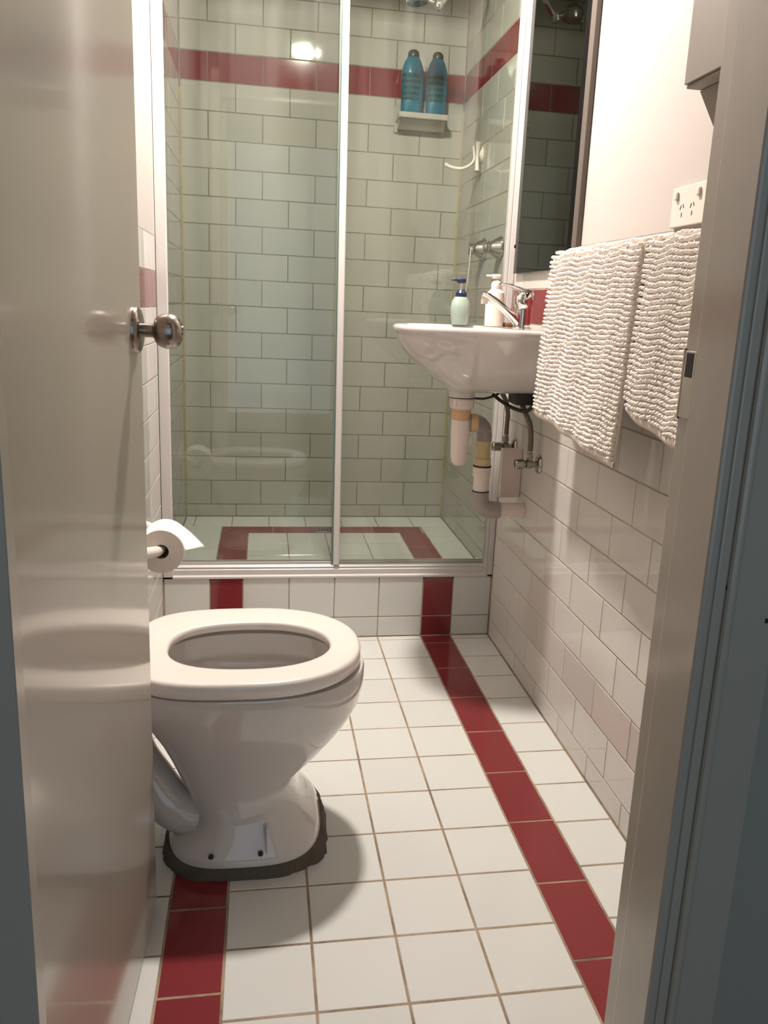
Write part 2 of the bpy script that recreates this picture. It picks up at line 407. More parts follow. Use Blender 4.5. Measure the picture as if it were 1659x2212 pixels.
struct(box('ceiling', XL-0.12, XR+0.12, YD-0.105, YB+0.1, CZ, CZ+0.1, 'paint_ceil'), 'white bathroom ceiling')

# door wall with the opening
OXL, OXR, DH = -0.763, -0.158, 2.10
YH = -2.021
bm = bmesh.new()
add_box(bm, -1.6, OXL-0.018, YH+0.012, YD, 0, 2.5); add_box(bm, OXR+0.018, 1.1, YH+0.012, YD, 0, 2.5); add_box(bm, OXL-0.018, OXR+0.018, YH+0.012, YD, DH+0.018, 2.5)
wf = struct(bobj('wall_front', bm, 'hall_wall'), 'wall that holds the doorway')
box('painted_plaster', OXR+0.02, XR, YD-0.001, YD+0.004, 0.0, CZ, 'paint_wall', wf)
box('painted_plaster', XL, OXL-0.02, YD-0.001, YD+0.004, 0.0, CZ, 'paint_wall', wf)
# right jamb: lining, stop, architrave, strike plate
def jamb(name, xs, sgn, lab):
    r = bpy.data.objects.new(name, None); COL.objects.link(r); struct(r, lab)
    f = lambda a, b: (min(xs+sgn*a, xs+sgn*b), max(xs+sgn*a, xs+sgn*b))
    a, b = f(0, 0.018); box('lining', a, b, YH, YD+(0.007 if sgn > 0 else 0), 0, DH, 'enamel', r, 0.0015)
    return r
t1 = jamb('trim_1', OXR, 1, 'grey beige painted door jamb on the right')
box('stop', OXR-0.0085, OXR+0.002, YH-0.0118, -1.966, 0, DH, 'enamel', t1, 0.003)
box('architrave', OXR+0.0022, OXR+0.067, YH-0.0115, YH+0.012, 0, DH+0.08, 'enamel', t1, 0.002)
box('moulding', OXR+0.012, OXR+0.022, YH-0.018, YH-0.010, 0, DH+0.07, 'enamel', t1, 0.004)
box('strike_plate', OXR-0.0016, OXR+0.001, -1.9345, -1.9318, 1.022, 1.088, 'valve', t1)
bm = bmesh.new(); add_box(bm, OXR-0.0016, OXR+0.001, -1.956, -1.935, 1.024, 1.086, 0.0005, 1)
bobj('strike_plate', bm, 'valve', t1)
box('latch_hole', OXR-0.0019, OXR-0.0012, -1.952, -1.939, 1.062, 1.084, 'slot', t1)
for px, pz in ((0.012, 0.885), (0.055, 0.853)):
    box('paint_chip', OXR+px, OXR+px+0.003, YH-0.0126, YH-0.0115, pz, pz+0.004, 'dirt', t1)
t2 = jamb('trim_2', OXL, -1, 'door jamb on the left behind the open door')
box('architrave', OXL-0.079, OXL+0.000, YH-0.012, YH+0.012, 0, DH+0.08, 'enamel', t2, 0.002)
box('stop', OXL-0.004, OXL+0.028, YH-0.014, YH+0.008, 0, DH, 'enamel', t2, 0.001, 1)
t3 = bpy.data.objects.new('trim_3', None); COL.objects.link(t3); struct(t3, 'head of the door frame')
box('lining', OXL, OXR, YH, YD+0.004, DH, DH+0.018, 'enamel', t3, 0.0015)
box('architrave', OXL-0.079, OXR+0.079, YH-0.014, YH+0.012, DH, DH+0.08, 'enamel', t3, 0.002)

# hall around the photographer
struct(box('floor', -1.6, 1.1, -4.7, YD-0.1045, -0.06, -0.002, 'hall_floor'), 'dark hall floor outside the doorway')
struct(box('wall_hall_left', -1.7, -1.6, -4.7, YH+0.012, 0, 2.5, 'hall_wall'), 'hall wall on the left')
struct(box('wall_hall_right', 1.1, 1.2, -4.7, YH+0.012, 0, 2.5, 'hall_wall'), 'hall wall on the right')
struct(box('wall_hall_back', -1.7, 1.2, -4.8, -4.7, 0, 2.5, 'hall_wall'), 'hall wall behind the camera')
struct(box('ceiling', -1.7, 1.2, -4.8, YD-0.105, 2.5, 2.6, 'paint_ceil'), 'hall ceiling')

# ------------------------------------------------------------------ door leaf (opened against the left wall)
PH = Vector((-0.7630, YD+0.003, 0)); PE = Vector((-0.7376, -1.270, 0))
dv = (PE-PH).normalized(); dl = (PE-PH).length; dn = Vector((-dv.y, dv.x, 0))   # dn points to the wall
DM = Matrix((dv, dn, Z_)).transposed().to_4x4(); DM.translation = PH
door = box('door_1', 0, dl, 0, 0.035, 0.008, 2.07, 'enamel_door', None, 0.0025, 2); door.matrix_world = DM
struct(door, 'cream beige gloss painted door standing open on the left')
# knob: rose, neck, ball, keyed centre ; local +(-dn) is the visible side
ks = dl - 0.052; kz = 1.060
KR = Matrix(((0, 1, 0), (0, 0, -1), (-1, 0, 0)))       # lathe h -> local -y
KR = Matrix(((1, 0, 0), (0, 0, -1), (0, 1, 0)))
kb = bpy.data.objects.new('door_knob', None); COL.objects.link(kb); kb.parent = door
def kl(name, prof, m, n=40): return lathe(name, prof, m, kb, (ks, 0, kz), rot=KR, n=n, smooth=45)
kl('rose', [(0.0355, 0.0), (0.0355, 0.002), (0.0345, 0.005), (0.031, 0.0085), (0.024, 0.0105), (0.015, 0.0115)], 'satin')
kl('neck', [(0.0105, 0.010), (0.0105, 0.026), (0.013, 0.031), (0.017, 0.033)], 'satin')
kl('knob', [(0.017, 0.030), (0.0215, 0.033), (0.0255, 0.040), (0.0270, 0.048), (0.0265, 0.055), (0.0235, 0.0625), (0.0185, 0.0675), (0.012, 0.0705), (0.011, 0.0700), (0.0095, 0.0700), (0.009, 0.072), (0.001, 0.0725)], 'satin')
# hinge side edge is plain; latch plate on the free edge
box('latch_plate', dl-0.0005, dl+0.001, 0.006, 0.030, 1.03, 1.09, 'satin', door)

# ------------------------------------------------------------------ shower screen
scr = thing('shower_screen', 'white framed sliding glass shower screen across the shower', 'shower screen')
def prof_x(name, pts, xa, xb, m, parent):     # extrude a y,z profile along x
    n = len(pts); v = [(xa, y, z) for y, z in pts] + [(xb, y, z) for y, z in pts]
    f = [tuple(range(n)), tuple(range(2*n-1, n-1, -1))] + [(i, (i+1) % n, n+(i+1) % n, n+i) for i in range(n)]
    return link_mesh(name, v, f, m, parent)
def prof_z(name, pts, za, zb, m, parent):
    n = len(pts); v = [(x, y, za) for x, y in pts] + [(x, y, zb) for x, y in pts]
    f = [tuple(range(n)), tuple(range(2*n-1, n-1, -1))] + [(i, (i+1) % n, n+(i+1) % n, n+i) for i in range(n)]
    return link_mesh(name, v, f, m, parent)
prof_x('bottom_track', [(-0.004, 0.2155), (-0.004, 0.222), (0.004, 0.226), (0.004, 0.243), (0.008, 0.246), (0.006, 0.252), (0.012, 0.258), (0.016, 0.258), (0.016, 0.250), (0.024, 0.250), (0.024, 0.264), (0.028, 0.264), (0.028, 0.2155)], XL+0.001, XR-0.001, 'alu_white', scr)
prof_x('bottom_track', [(0.028, 0.2155), (0.028, 0.256), (0.040, 0.256), (0.040, 0.266), (0.045, 0.266), (0.045, 0.2155)], XL+0.001, XR-0.001, 'alu_white', scr)
prof_x('head_rail', [(-0.004, 2.33), (-0.004, 2.38), (0.045, 2.38), (0.045, 2.33)], XL+0.001, XR-0.001, 'alu_white', scr)
prof_z('wall_channel', [(XL+0.001, -0.004), (XL+0.030, -0.004), (XL+0.033, 0.0), (XL+0.033, 0.010), (XL+0.028, 0.010), (XL+0.028, 0.040), (XL+0.001, 0.045)], 0.2160, 2.33, 'alu_white', scr)
prof_z('wall_channel', [(XR-0.001, -0.004), (XR-0.017, -0.004), (XR-0.018, 0.001), (XR-0.020, 0.001), (XR-0.021, -0.001), (XR-0.029, -0.001), (XR-0.029, 0.008), (XR-0.034, 0.008), (XR-0.034, 0.014), (XR-0.024, 0.045), (XR-0.001, 0.045)], 0.2160, 2.33, 'alu_white', scr)
# centre stile of the sliding panel leans a little
za, zb = 0.260, 2.332
def stile(name, xc0, xc1, wd, y0, y1, m):
    v = []
    for z, xc in ((za, xc0), (zb, xc1)):
        v += [(xc-wd/2, y0+0.003, z), (xc-wd/2+0.003, y0, z), (xc+wd/2-0.003, y0, z), (xc+wd/2, y0+0.003, z), (xc+wd/2, y1, z), (xc-wd/2, y1, z)]
    f = [tuple(range(6)), tuple(range(11, 5, -1))] + [(i, (i+1) % 6, 6+(i+1) % 6, 6+i) for i in range(6)]
    return link_mesh(name, v, f, m, scr)
stile('centre_stile', -0.3000, -0.3175, 0.0205, 0.002, 0.014, 'alu_white')
stile('glass_seal', -0.3145, -0.3320, 0.006, 0.006, 0.010, 'seal')
bm = bmesh.new(); add_box(bm, -0.306, 0.212, 0.0065, 0.0105, 0.262, 2.332); bobj('glass_panel', bm, 'glass', scr)
bm = bmesh.new(); add_box(bm, -0.834, -0.300, 0.0325, 0.0365, 0.262, 2.332); bobj('glass_panel', bm, 'glass', scr)
place_origin(scr, (-0.31, 0.02, 0.2155))

# ------------------------------------------------------------------ toilet
TY = -1.045
def egg(cx, af, ab, ay, nf=2.15, nb=3.0, n=64, z=0, cy=TY):
    out = []
    for k in range(n):
        t = 2*math.pi*k/n; c, s = math.cos(t), math.sin(t)
        a, e = (af, nf) if c >= 0 else (ab, nb)
        out.append((cx + a*math.copysign(abs(c)**(2/e), c), cy + ay*math.copysign(abs(s)**(2/e), s), z))
    return out
tl = thing('toilet', 'white ceramic toilet with open seat, set side on', 'toilet')
def R(z, xl, xr, ay, nf=2.2, nb=2.6, fr=0.55):
    cx = xl + (xr-xl)*fr; return egg(cx, xr-cx, cx-xl, ay, nf, nb, z=z)
out = [R(0.030, -0.733, -0.421, 0.176, 3.0, 3.2, 0.5), R(0.036, -0.734, -0.420, 0.1755, 3.0, 3.2, 0.5), R(0.050, -0.724, -0.430, 0.171, 3.0, 3.2, 0.5),
       R(0.072, -0.690, -0.448, 0.158, 2.9, 3.0, 0.5), R(0.100, -0.684, -0.463, 0.144, 2.8, 2.8, 0.5), R(0.138, -0.700, -0.4755, 0.137, 2.5, 2.6, 0.5),
       R(0.168, -0.714, -0.4665, 0.138, 2.4, 2.6, 0.5), R(0.212, -0.733, -0.4165, 0.150, 2.3, 2.6, 0.5), R(0.25, -0.752, -0.3845, 0.163, 2.25, 2.6, 0.52),
       R(0.285, -0.772, -0.3585, 0.175, 2.2, 2.7, 0.53), R(0.318, -0.792, -0.3425, 0.184, 2.2, 2.8, 0.54), R(0.345, -0.806, -0.3375, 0.189, 2.2, 2.9, 0.54), R(0.352, -0.808, -0.3350, 0.1915, 2.2, 2.9, 0.54),
       R(0.385, -0.815, -0.3345, 0.193, 2.2, 3.0, 0.54), R(0.392, -0.813, -0.3375, 0.191, 2.2, 3.0, 0.54),
       R(0.394, -0.760, -0.383, 0.150, 2.2, 2.6, 0.52), R(0.390, -0.752, -0.390, 0.142, 2.2, 2.5, 0.52), R(0.345, -0.754, -0.386, 0.148, 2.2, 2.5, 0.52), R(0.338, -0.752, -0.388, 0.146, 2.2, 2.5, 0.52),
       R(0.3375, -0.760, -0.380, 0.156, 2.2, 2.5, 0.52), R(0.325, -0.758, -0.382, 0.154, 2.2, 2.5, 0.52), R(0.295, -0.738, -0.402, 0.138, 2.2, 2.3, 0.52),
       R(0.260, -0.705, -0.430, 0.112, 2.2, 2.3, 0.52), R(0.225, -0.670, -0.465, 0.086, 2.2, 2.2, 0.5), R(0.180, -0.640, -0.500, 0.060, 2.2, 2.2, 0.5)]
v, f = rings_mesh(out, True, True, True)
pan = link_mesh('pan', v, f, 'porcelain', tl, 62)
# the trap leg behind the bowl
tube('trap_leg', [(-0.640, TY-0.065, 0.078), (-0.682, TY-0.060, 0.078), (-0.728, TY-0.048, 0.098), (-0.766, TY-0.035, 0.145), (-0.803, TY-0.02, 0.200), (-0.818, TY-0.01, 0.262), (-0.795, TY, 0.330)],
     lambda t: 0.046-0.004*max(0, 0.22-t)/0.22, 'porcelain', tl, n=24, smooth=180)
v, f = rings_mesh([R(0.2545, -0.675, -0.452, 0.088, 2.2, 2.3, 0.5), R(0.256, -0.672, -0.455, 0.086, 2.2, 2.3, 0.5)]); link_mesh('water', v, f, 'water', tl)
# seat
def seat_ring(z, o, i):
    return egg(-0.56, 0.2165+o, 0.245+o, 0.2005+o, 2.15, 3.3, z=z), egg(-0.565, 0.157-i, 0.165-i, 0.1165-i, 2.1, 2.5, z=z, cy=TY-0.012)
prof = [(0.3995, -0.003, -0.002), (0.402, 0.0, 0.0), (0.423, 0.0, 0.0), (0.4285, -0.0025, -0.0015), (0.4305, -0.007, -0.004), (0.4312, -0.014, -0.010)]
O = [seat_ring(z, o, i)[0] for z, o, i in prof]; I = [seat_ring(max(z, 0.413+0.3*(z-0.40)), 0, i)[1] for z, o, i in prof]
v, f = rings_mesh(O + I[::-1], True, False, False)
n = 64; L = len(O)*2
f += [((L-1)*n+j, (L-1)*n+(j+1) % n, (j+1) % n, j) for j in range(n)]
link_mesh('seat', v, f, 'seat', tl, 180)
for bx, by in ((-0.45, -0.10), (-0.45, 0.10), (-0.68, -0.115), (-0.68, 0.115)):
    box('seat_buffer', bx-0.018, bx+0.018, TY+by*1.4-0.005, TY+by*1.4+0.005, 0.3925, 0.401, 'seat', tl, 0.002, 1)
for bx in (-0.6415, -0.5465):
    # unused screw holes in the foot
    lathe('screw_hole', [(0.0052, 0), (0.0052, 0.004), (0.002, 0.0045)], 'slot', tl, (bx, TY-0.1725, 0.058), axis='-Y', n=14)
box('foot_rib', -0.5365, -0.5325, TY-0.168, TY-0.145, 0.050, 0.105, 'porcelain', tl, 0.0015, 1)
place_origin(tl, (-0.58, TY, 0.030))

# rough mortar bed under the pan
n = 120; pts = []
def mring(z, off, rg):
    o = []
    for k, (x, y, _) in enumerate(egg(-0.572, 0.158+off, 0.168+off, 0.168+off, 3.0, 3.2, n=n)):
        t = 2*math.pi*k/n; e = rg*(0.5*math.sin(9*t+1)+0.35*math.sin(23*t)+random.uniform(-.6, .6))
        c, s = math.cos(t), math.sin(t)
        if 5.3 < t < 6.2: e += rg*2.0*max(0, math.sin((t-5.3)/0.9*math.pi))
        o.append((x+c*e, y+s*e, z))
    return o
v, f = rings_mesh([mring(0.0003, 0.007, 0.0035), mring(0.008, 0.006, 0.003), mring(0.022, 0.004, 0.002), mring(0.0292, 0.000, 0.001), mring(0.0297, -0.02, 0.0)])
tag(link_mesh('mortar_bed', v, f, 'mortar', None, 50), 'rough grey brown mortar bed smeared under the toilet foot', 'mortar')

# ------------------------------------------------------------------ toilet roll and holder
ry0, ry1, rc = -0.600, -0.492, Vector((-0.795, 0, 0.489))
hd = thing('toilet_roll_holder', 'white toilet roll holder fixed to the left wall', 'roll holder')
tube('arm', [(-0.861, -0.665, 0.497), (-0.845, -0.650, 0.496), (-0.822, -0.628, 0.4945), (-0.806, -0.605, 0.4915), (-0.799, -0.58, 0.490)], lambda t: 0.016-0.003*t, 'white_plastic', hd, n=20)
tube('arm', [(-0.861, -0.455, 0.520), (-0.838, -0.462, 0.515), (-0.802, -0.478, 0.495), (-0.797, -0.505, 0.490)], lambda t: 0.013-0.002*t, 'white_plastic', hd, n=16)
box('wall_plate', -0.8618, -0.858, -0.700, -0.43, 0.46, 0.545, 'white_plastic', hd, 0.001, 1)
tube('spindle', [(-0.799, -0.585, 0.490), (-0.798, -0.54, 0.490), (-0.797, -0.500, 0.490)], 0.0105, 'white_plastic', hd, n=16)
place_origin(hd, (-0.86, -0.56, 0.49))
rl = thing('toilet_roll', 'white toilet roll with a loose pointed sheet beside the screen', 'toilet roll')
RR, RC = 0.0565, 0.0185
rp = [(RC, 0), (RR-0.001, 0), (RR, 0.001), (RR, 0.107), (RR-0.001, 0.108), (RC, 0.108), (RC, 0)]
o = lathe('paper', rp, 'paper', rl, (rc.x, ry0, rc.z), rot=Matrix(((1,0,0),(0,0,1),(0,-1,0))), n=56, cap0=False, cap1=False)
lathe('cardboard_core', [(RC-0.0005, 0.001), (RC-0.0005, 0.107)], 'card', rl, (rc.x, ry0, rc.z), axis='Y', n=32, cap0=False, cap1=False)
# the end face is pressed paper layers, slightly greyer
lathe('roll_end', [(RC, -0.0004), (RR-0.0015, -0.0004)], 'paper_end', rl, (rc.x, ry0, rc.z), axis='Y', n=56, cap0=False, cap1=False)
# loose sheet leaving the roll at upper right, folded to a point
v = []; f = []; NS, NW = 20, 8
for i in range(NS+1):
    for j in range(NW+1):
        w_ = j/NW; aw = math.radians(8 + 44*w_); y = ry0 + 0.001 + 0.106*w_; rr = RR + 0.0006
        if i <= 10:
            a = math.radians(105) + (aw - math.radians(105))*i/10; px, pz = math.cos(a)*rr, math.sin(a)*rr
        else:
            q = (i-10)/10; ex, ez = 0.0605 + 0.0395*w_, 0.004 - 0.023*w_
            sx_, sz_ = math.cos(aw)*rr, math.sin(aw)*rr
            px, pz = sx_ + (ex-sx_)*q, sz_ + (ez-sz_)*q + 0.004*math.sin(q*math.pi)*w_
        v.append((rc.x+px, y, rc.z+pz))
for i in range(NS):
    for j in range(NW):
        a = i*(NW+1)+j; f.append((a, a+1, a+NW+2, a+NW+1))
sh = link_mesh('loose_sheet', v, f, 'paper', rl, 180)
sm = sh.modifiers.new('thick', 'SOLIDIFY'); sm.thickness = 0.0008
place_origin(rl, (rc.x, (ry0+ry1)/2, rc.z-RR))

# ------------------------------------------------------------------ basin
BY = -0.33
bs = thing('wash_basin', 'white wall hung hand basin on the right wall', 'basin')
def dshape(z, xt, ay, xw=XR-0.001, n=64, e=2.35, cx=0.06, x_in=None):
    out = []
    for k in range(n):
        t = 2*math.pi*k/n; c, s = math.cos(t), math.sin(t)
        if c <= 0: x = cx - (cx-xt)*abs(c)**(2/e); y = ay*math.copysign(abs(s)**(2/e), s)
        else: x = cx + (xw-cx)*abs(c)**(2/9); y = ay*math.copysign(abs(s)**(2/9), s)
        out.append((x, BY+y, z))
    return out
ring = [dshape(0.885, -0.025, 0.045, 0.06), dshape(0.8865, -0.028, 0.050, 0.235), dshape(0.892, -0.012-0.02, 0.085), dshape(0.9025, -0.0365-0.008, 0.110), dshape(0.925, -0.078, 0.138), dshape(0.9496, -0.1125, 0.158), dshape(0.973, -0.140, 0.172),
        dshape(0.9954, -0.1605, 0.183), dshape(1.014, -0.1715, 0.190), dshape(1.034, -0.179, 0.195), dshape(1.043, -0.181, 0.197), dshape(1.046, -0.187, 0.202), dshape(1.052, -0.1895, 0.204),
        dshape(1.060, -0.1885, 0.2035), dshape(1.0655, -0.183, 0.199), dshape(1.0665, -0.172, 0.190),
        dshape(1.0655, -0.155, 0.172, 0.100), dshape(1.060, -0.148, 0.165, 0.094), dshape(1.030, -0.135, 0.155, 0.085, e=2.2), dshape(0.99, -0.11, 0.135, 0.072, e=2.1), dshape(0.95, -0.07, 0.10, 0.06, e=2.1, cx=0.03), dshape(0.925, -0.03, 0.05, 0.045, e=2.0, cx=0.015), dshape(0.917, 0.0, 0.022, 0.035, e=2.0, cx=0.015)]
v, f = rings_mesh(ring); link_mesh('bowl', v, f, 'porcelain', bs, 180)
lathe('outlet_boss', [(0.038, 0), (0.040, 0.016), (0.041, 0.024)], 'porcelain', bs, (0.0165, BY, 0.868), n=32)
lathe('waste_grate', [(0.024, 0.0), (0.024, 0.003), (0.016, 0.0035)], 'chrome', bs, (0.018, BY, 0.917), n=24)
box('wall_bracket', 0.160, 0.2415, BY-0.06, BY+0.02, 0.855, 0.889, 'rubber', bs, 0.003, 1)
place_origin(bs, (XR, BY, 0.9))

# mixer tap
fx, fy, fz = 0.172, -0.350, 1.066
tp = thing('basin_mixer_tap', 'chrome single lever mixer tap at the back of the basin', 'tap')
lathe('body', [(0.0275, 0), (0.0275, 0.003), (0.0235, 0.005), (0.0230, 0.050), (0.0225, 0.058), (0.0235, 0.060), (0.0255, 0.066), (0.0270, 0.078), (0.0255, 0.090), (0.019, 0.100), (0.010, 0.105)], 'chrome', tp, (fx, fy, fz), n=36)
def ribbon(name, path, wfun, tfun, m, parent, n=16):
    rings = []
    C = spline(path, 6)
    for i, c in enumerate(C):
        t = (C[min(i+1, len(C)-1)]-C[max(i-1, 0)]).normalized(); side = Vector((0, 1, 0)); up = t.cross(side).normalized()
        s = i/(len(C)-1); W_, H_ = wfun(s), tfun(s)
        rings.append([c + side*W_*math.copysign(abs(math.cos(2*math.pi*k/n))**0.7, math.cos(2*math.pi*k/n)) + up*H_*math.copysign(abs(math.sin(2*math.pi*k/n))**0.7, math.sin(2*math.pi*k/n)) for k in range(n)])
    v, f = rings_mesh(rings); return link_mesh(name, v, f, m, parent, 60)
ribbon('spout', [(fx-0.010, fy, fz+0.014), (0.140, fy, fz+0.035), (0.100, fy, fz+0.066), (0.068, fy, fz+0.085), (0.050, fy, fz+0.091)], lambda s: 0.018-0.002*s, lambda s: 0.0125-0.0045*s, 'chrome', tp)
lathe('aerator', [(0.0095, 0), (0.010, 0.010), (0.009, 0.017)], 'white_plastic', tp, (0.060, fy, fz+0.064), n=20)
ribbon('lever', [(fx+0.024, fy, fz+0.080), (fx+0.018, fy, fz+0.098), (fx-0.012, fy, fz+0.108), (fx-0.042, fy, fz+0.117), (fx-0.070, fy, fz+0.120)], lambda s: 0.0175-0.006*s, lambda s: 0.0075-0.0045*s, 'chrome', tp)
place_origin(tp, (fx, fy, fz))

# pump bottles and soap on the far rim
def pump(name, lab, x, y, z, prof, m, cap, capm, headz, grp=None, cz=0.0, stem='white_plastic', hl=0.032):
    t = thing(name, lab, 'bottle')
    lathe('body', prof, m, t, (x, y, z), n=36)
    lathe('collar', [(cap[0], cap[1]), (cap[0], cap[1]+cap[2]*0.6), (cap[0]*0.6, cap[1]+cap[2]), (0.004, cap[1]+cap[2]+0.001)], capm, t, (x, y, z), n=28)
    lathe('stem', [(0.0035, cap[1]), (0.0035, headz)], stem, t, (x, y, z), n=12)
    bm = bmesh.new()
    add_box(bm, x-0.014, x+0.012, y-0.010, y+0.010, z+headz-0.004, z+headz+0.010, 0.004, 2)
    add_box(bm, x-hl, x-0.006, y-0.0045, y+0.0045, z+headz+0.002, z+headz+0.008, 0.002, 1)
    bobj('pump_head', bm, capm, t, 50)
    place_origin(t, (x, y, z)); return t
pump('soap_pump_bottle', 'pale mint pump bottle with navy blue pump head', 0.035, -0.165, 1.0665,
     [(0.021, 0), (0.024, 0.003), (0.0285, 0.030), (0.0295, 0.050), (0.0265, 0.068), (0.0185, 0.081), (0.012, 0.083)], 'mint', (0.0165, 0.080, 0.022), 'navy', 0.125, stem='white_plastic')
pump('soap_pump_bottle', 'cream pump bottle behind the mixer tap', 0.128, -0.215, 1.0665,
     [(0.025, 0), (0.028, 0.003), (0.0285, 0.065), (0.0245, 0.098), (0.0145, 0.108), (0.013, 0.126)], 'cream', (0.0150, 0.112, 0.020), 'cream', 0.140)
s1 = box('soap_bar', 0.156, 0.192, -0.245, -0.195, 1.0672, 1.0800, 'soap', None, 0.005, 3)
tag(s1, 'small dark brown soap bar between cream bottle and tap', 'soap')

# ------------------------------------------------------------------ waste trap and pipes
wt = thing('waste_trap', 'white and yellowed plastic bottle trap with pipe under the basin', 'pipe')
tx, ty, dx, dy = 0.0185, BY, 0.103, -0.285
lathe('washer', [(0.0385, 0.8655), (0.0385, 0.8678)], 'rubber', wt, (tx, ty, 0), n=32)
lathe('top_nut', [(0.027, 0.832), (0.029, 0.834), (0.034, 0.838), (0.035, 0.862), (0.034, 0.8655)], 'pvc_white', wt, (tx, ty, 0), n=32)
for k in range(16):
    a = 2*math.pi*k/16; box('rib', 0.0345, 0.0365, -0.002, 0.002, 0.840, 0.862, 'pvc_white', wt, 0, mtx=Matrix.Translation((tx, ty, 0)) @ Matrix.Rotation(a, 4, 'Z'))
lathe('yellow_ring', [(0.026, 0.803), (0.0275, 0.805), (0.0275, 0.828), (0.029, 0.829), (0.029, 0.832), (0.026, 0.833)], 'pvc_orange', wt, (tx-0.001, ty, 0), n=32)
lathe('trap_cup', [(0.004, 0.6675), (0.014, 0.670), (0.021, 0.678), (0.0245, 0.692), (0.0255, 0.72), (0.0275, 0.765), (0.0275, 0.803)], 'pvc_white', wt, (tx, ty, 0), n=32)
box('cup_lug', tx+0.024, tx+0.036, ty-0.006, ty+0.006, 0.728, 0.758, 'pvc_white', wt, 0.003, 1)
tube('outlet_elbow', [(tx+0.018, ty, 0.793), (0.055, ty+0.006, 0.794), (0.080, dy-0.006, 0.790), (0.098, dy, 0.775), (dx, dy, 0.752), (dx, dy, 0.735)], 0.0225, 'pvc_grey', wt, n=24)
lathe('elbow_collar', [(0.0255, 0), (0.0265, 0.002), (0.0265, 0.018), (0.0255, 0.020)], 'pvc_orange', wt, (0.047, ty+0.004, 0.7935), rot=Matrix(((0,0,1),(0,1,0),(-1,0,0))), n=28)
lathe('down_pipe', [(0.0215, 0.66), (0.0215, 0.768)], 'pvc_yellow', wt, (dx, dy, 0), n=28)
lathe('down_collar', [(0.0225, 0.660), (0.0250, 0.6615), (0.0250, 0.682), (0.0225, 0.683)], 'pvc_yellow', wt, (dx, dy, 0), n=28)
lathe('seal_ring', [(0.0275, 0.6565), (0.0275, 0.660)], 'rubber', wt, (dx, dy, 0), n=28)
lathe('coupling', [(0.0225, 0.583), (0.0235, 0.585), (0.0235, 0.623), (0.0270, 0.627), (0.0270, 0.6565)], 'pvc_white', wt, (dx, dy, 0), n=28)
lathe('seal_ring', [(0.0248, 0.580), (0.0248, 0.5835)], 'rubber', wt, (dx, dy, 0), n=28)
tube('wall_elbow', [(dx, dy, 0.580), (dx, dy, 0.560), (dx+0.006, dy, 0.540), (dx+0.024, dy, 0.526), (dx+0.044, dy, 0.523), (dx+0.062, dy, 0.523)], 0.0265, 'pvc_grey', wt, n=24)
lathe('wall_stub', [(0.0225, 0), (0.0225, 0.078)], 'pvc_white', wt, (dx+0.060, dy, 0.523), axis='X', n=24)
place_origin(wt, (tx, ty, 0.86))
pb = box('white_block', 0.176, XR-0.0005, -0.240, -0.225, 0.551, 0.705, 'pvc_white', None, 0.002, 1)  # thin white block on the wall, just above the waste pipe stub
tag(pb, 'short white boxed shape on the wall behind the waste pipe', 'pipe cover')

def stop_valve(lab, y, z, hose_pts, hl):
    t = thing('stop_valve', lab, 'valve')
    lathe('flange', [(0.027, 0), (0.027, 0.002), (0.024, 0.006), (0.015, 0.009), (0.012, 0.010)], 'valve', t, (XR-0.0005, y, z), axis='-X', n=32)
    lathe('body', [(0.0085, 0.008), (0.0085, 0.020), (0.0125, 0.021), (0.0125, 0.040), (0.009, 0.042), (0.009, 0.048)], 'valve', t, (XR-0.0005, y, z), axis='-X', n=20)
    lathe('handle', [(0.013, 0.046), (0.0145, 0.048), (0.0145, 0.070), (0.012, 0.073), (0.010, 0.073)], 'valve', t, (XR-0.0005, y, z), axis='-X', n=18)
    lathe('nut', [(0.0070, 0.010), (0.0070, 0.016), (0.0105, 0.016), (0.0105, 0.032), (0.008, 0.033), (0.007, 0.044)], 'valve', t, (XR-0.031, y, z), n=6, smooth=0)
    place_origin(t, (XR, y, z))
    h = tube('flexible_hose', hose_pts, 0.0075, 'braid', None, n=12)
    tag(h, hl, 'hose')
stop_valve('chrome stop valve nearer the shower, under the basin', -0.150, 0.6965,
    [(0.211, -0.150, 0.735), (0.211, -0.150, 0.77), (0.210, -0.155, 0.800), (0.197, -0.175, 0.838), (0.172, -0.21, 0.868), (0.160, -0.23, 0.8840)], 'braided hose from the valve nearer the shower')
stop_valve('chrome stop valve nearer the bath mats, lower on the wall', -0.398, 0.6873,
    [(0.211, -0.398, 0.726), (0.211, -0.398, 0.755), (0.206, -0.395, 0.800), (0.192, -0.382, 0.835), (0.182, -0.370, 0.862), (0.178, -0.36, 0.884)], 'braided hose from the valve below the bath mats')
tag(tube('drain_cord', [(tx+0.0365, BY-0.010, 0.8655), (tx+0.060, BY-0.012, 0.866), (0.10, BY-0.015, 0.872), (0.125, BY, 0.880)], 0.0035, 'rubber', None, n=8), 'thin black cord running from the drain under the basin', 'cord')
tag(tube('basin_fixing_strap', [(0.118, BY+0.035, 0.874), (0.140, BY+0.005, 0.856), (0.163, BY-0.055, 0.843), (0.190, BY-0.075, 0.842), (0.215, BY-0.080, 0.866)], 0.0055, 'rubber', None, n=8), 'black strap looping under the back of the basin', 'strap')

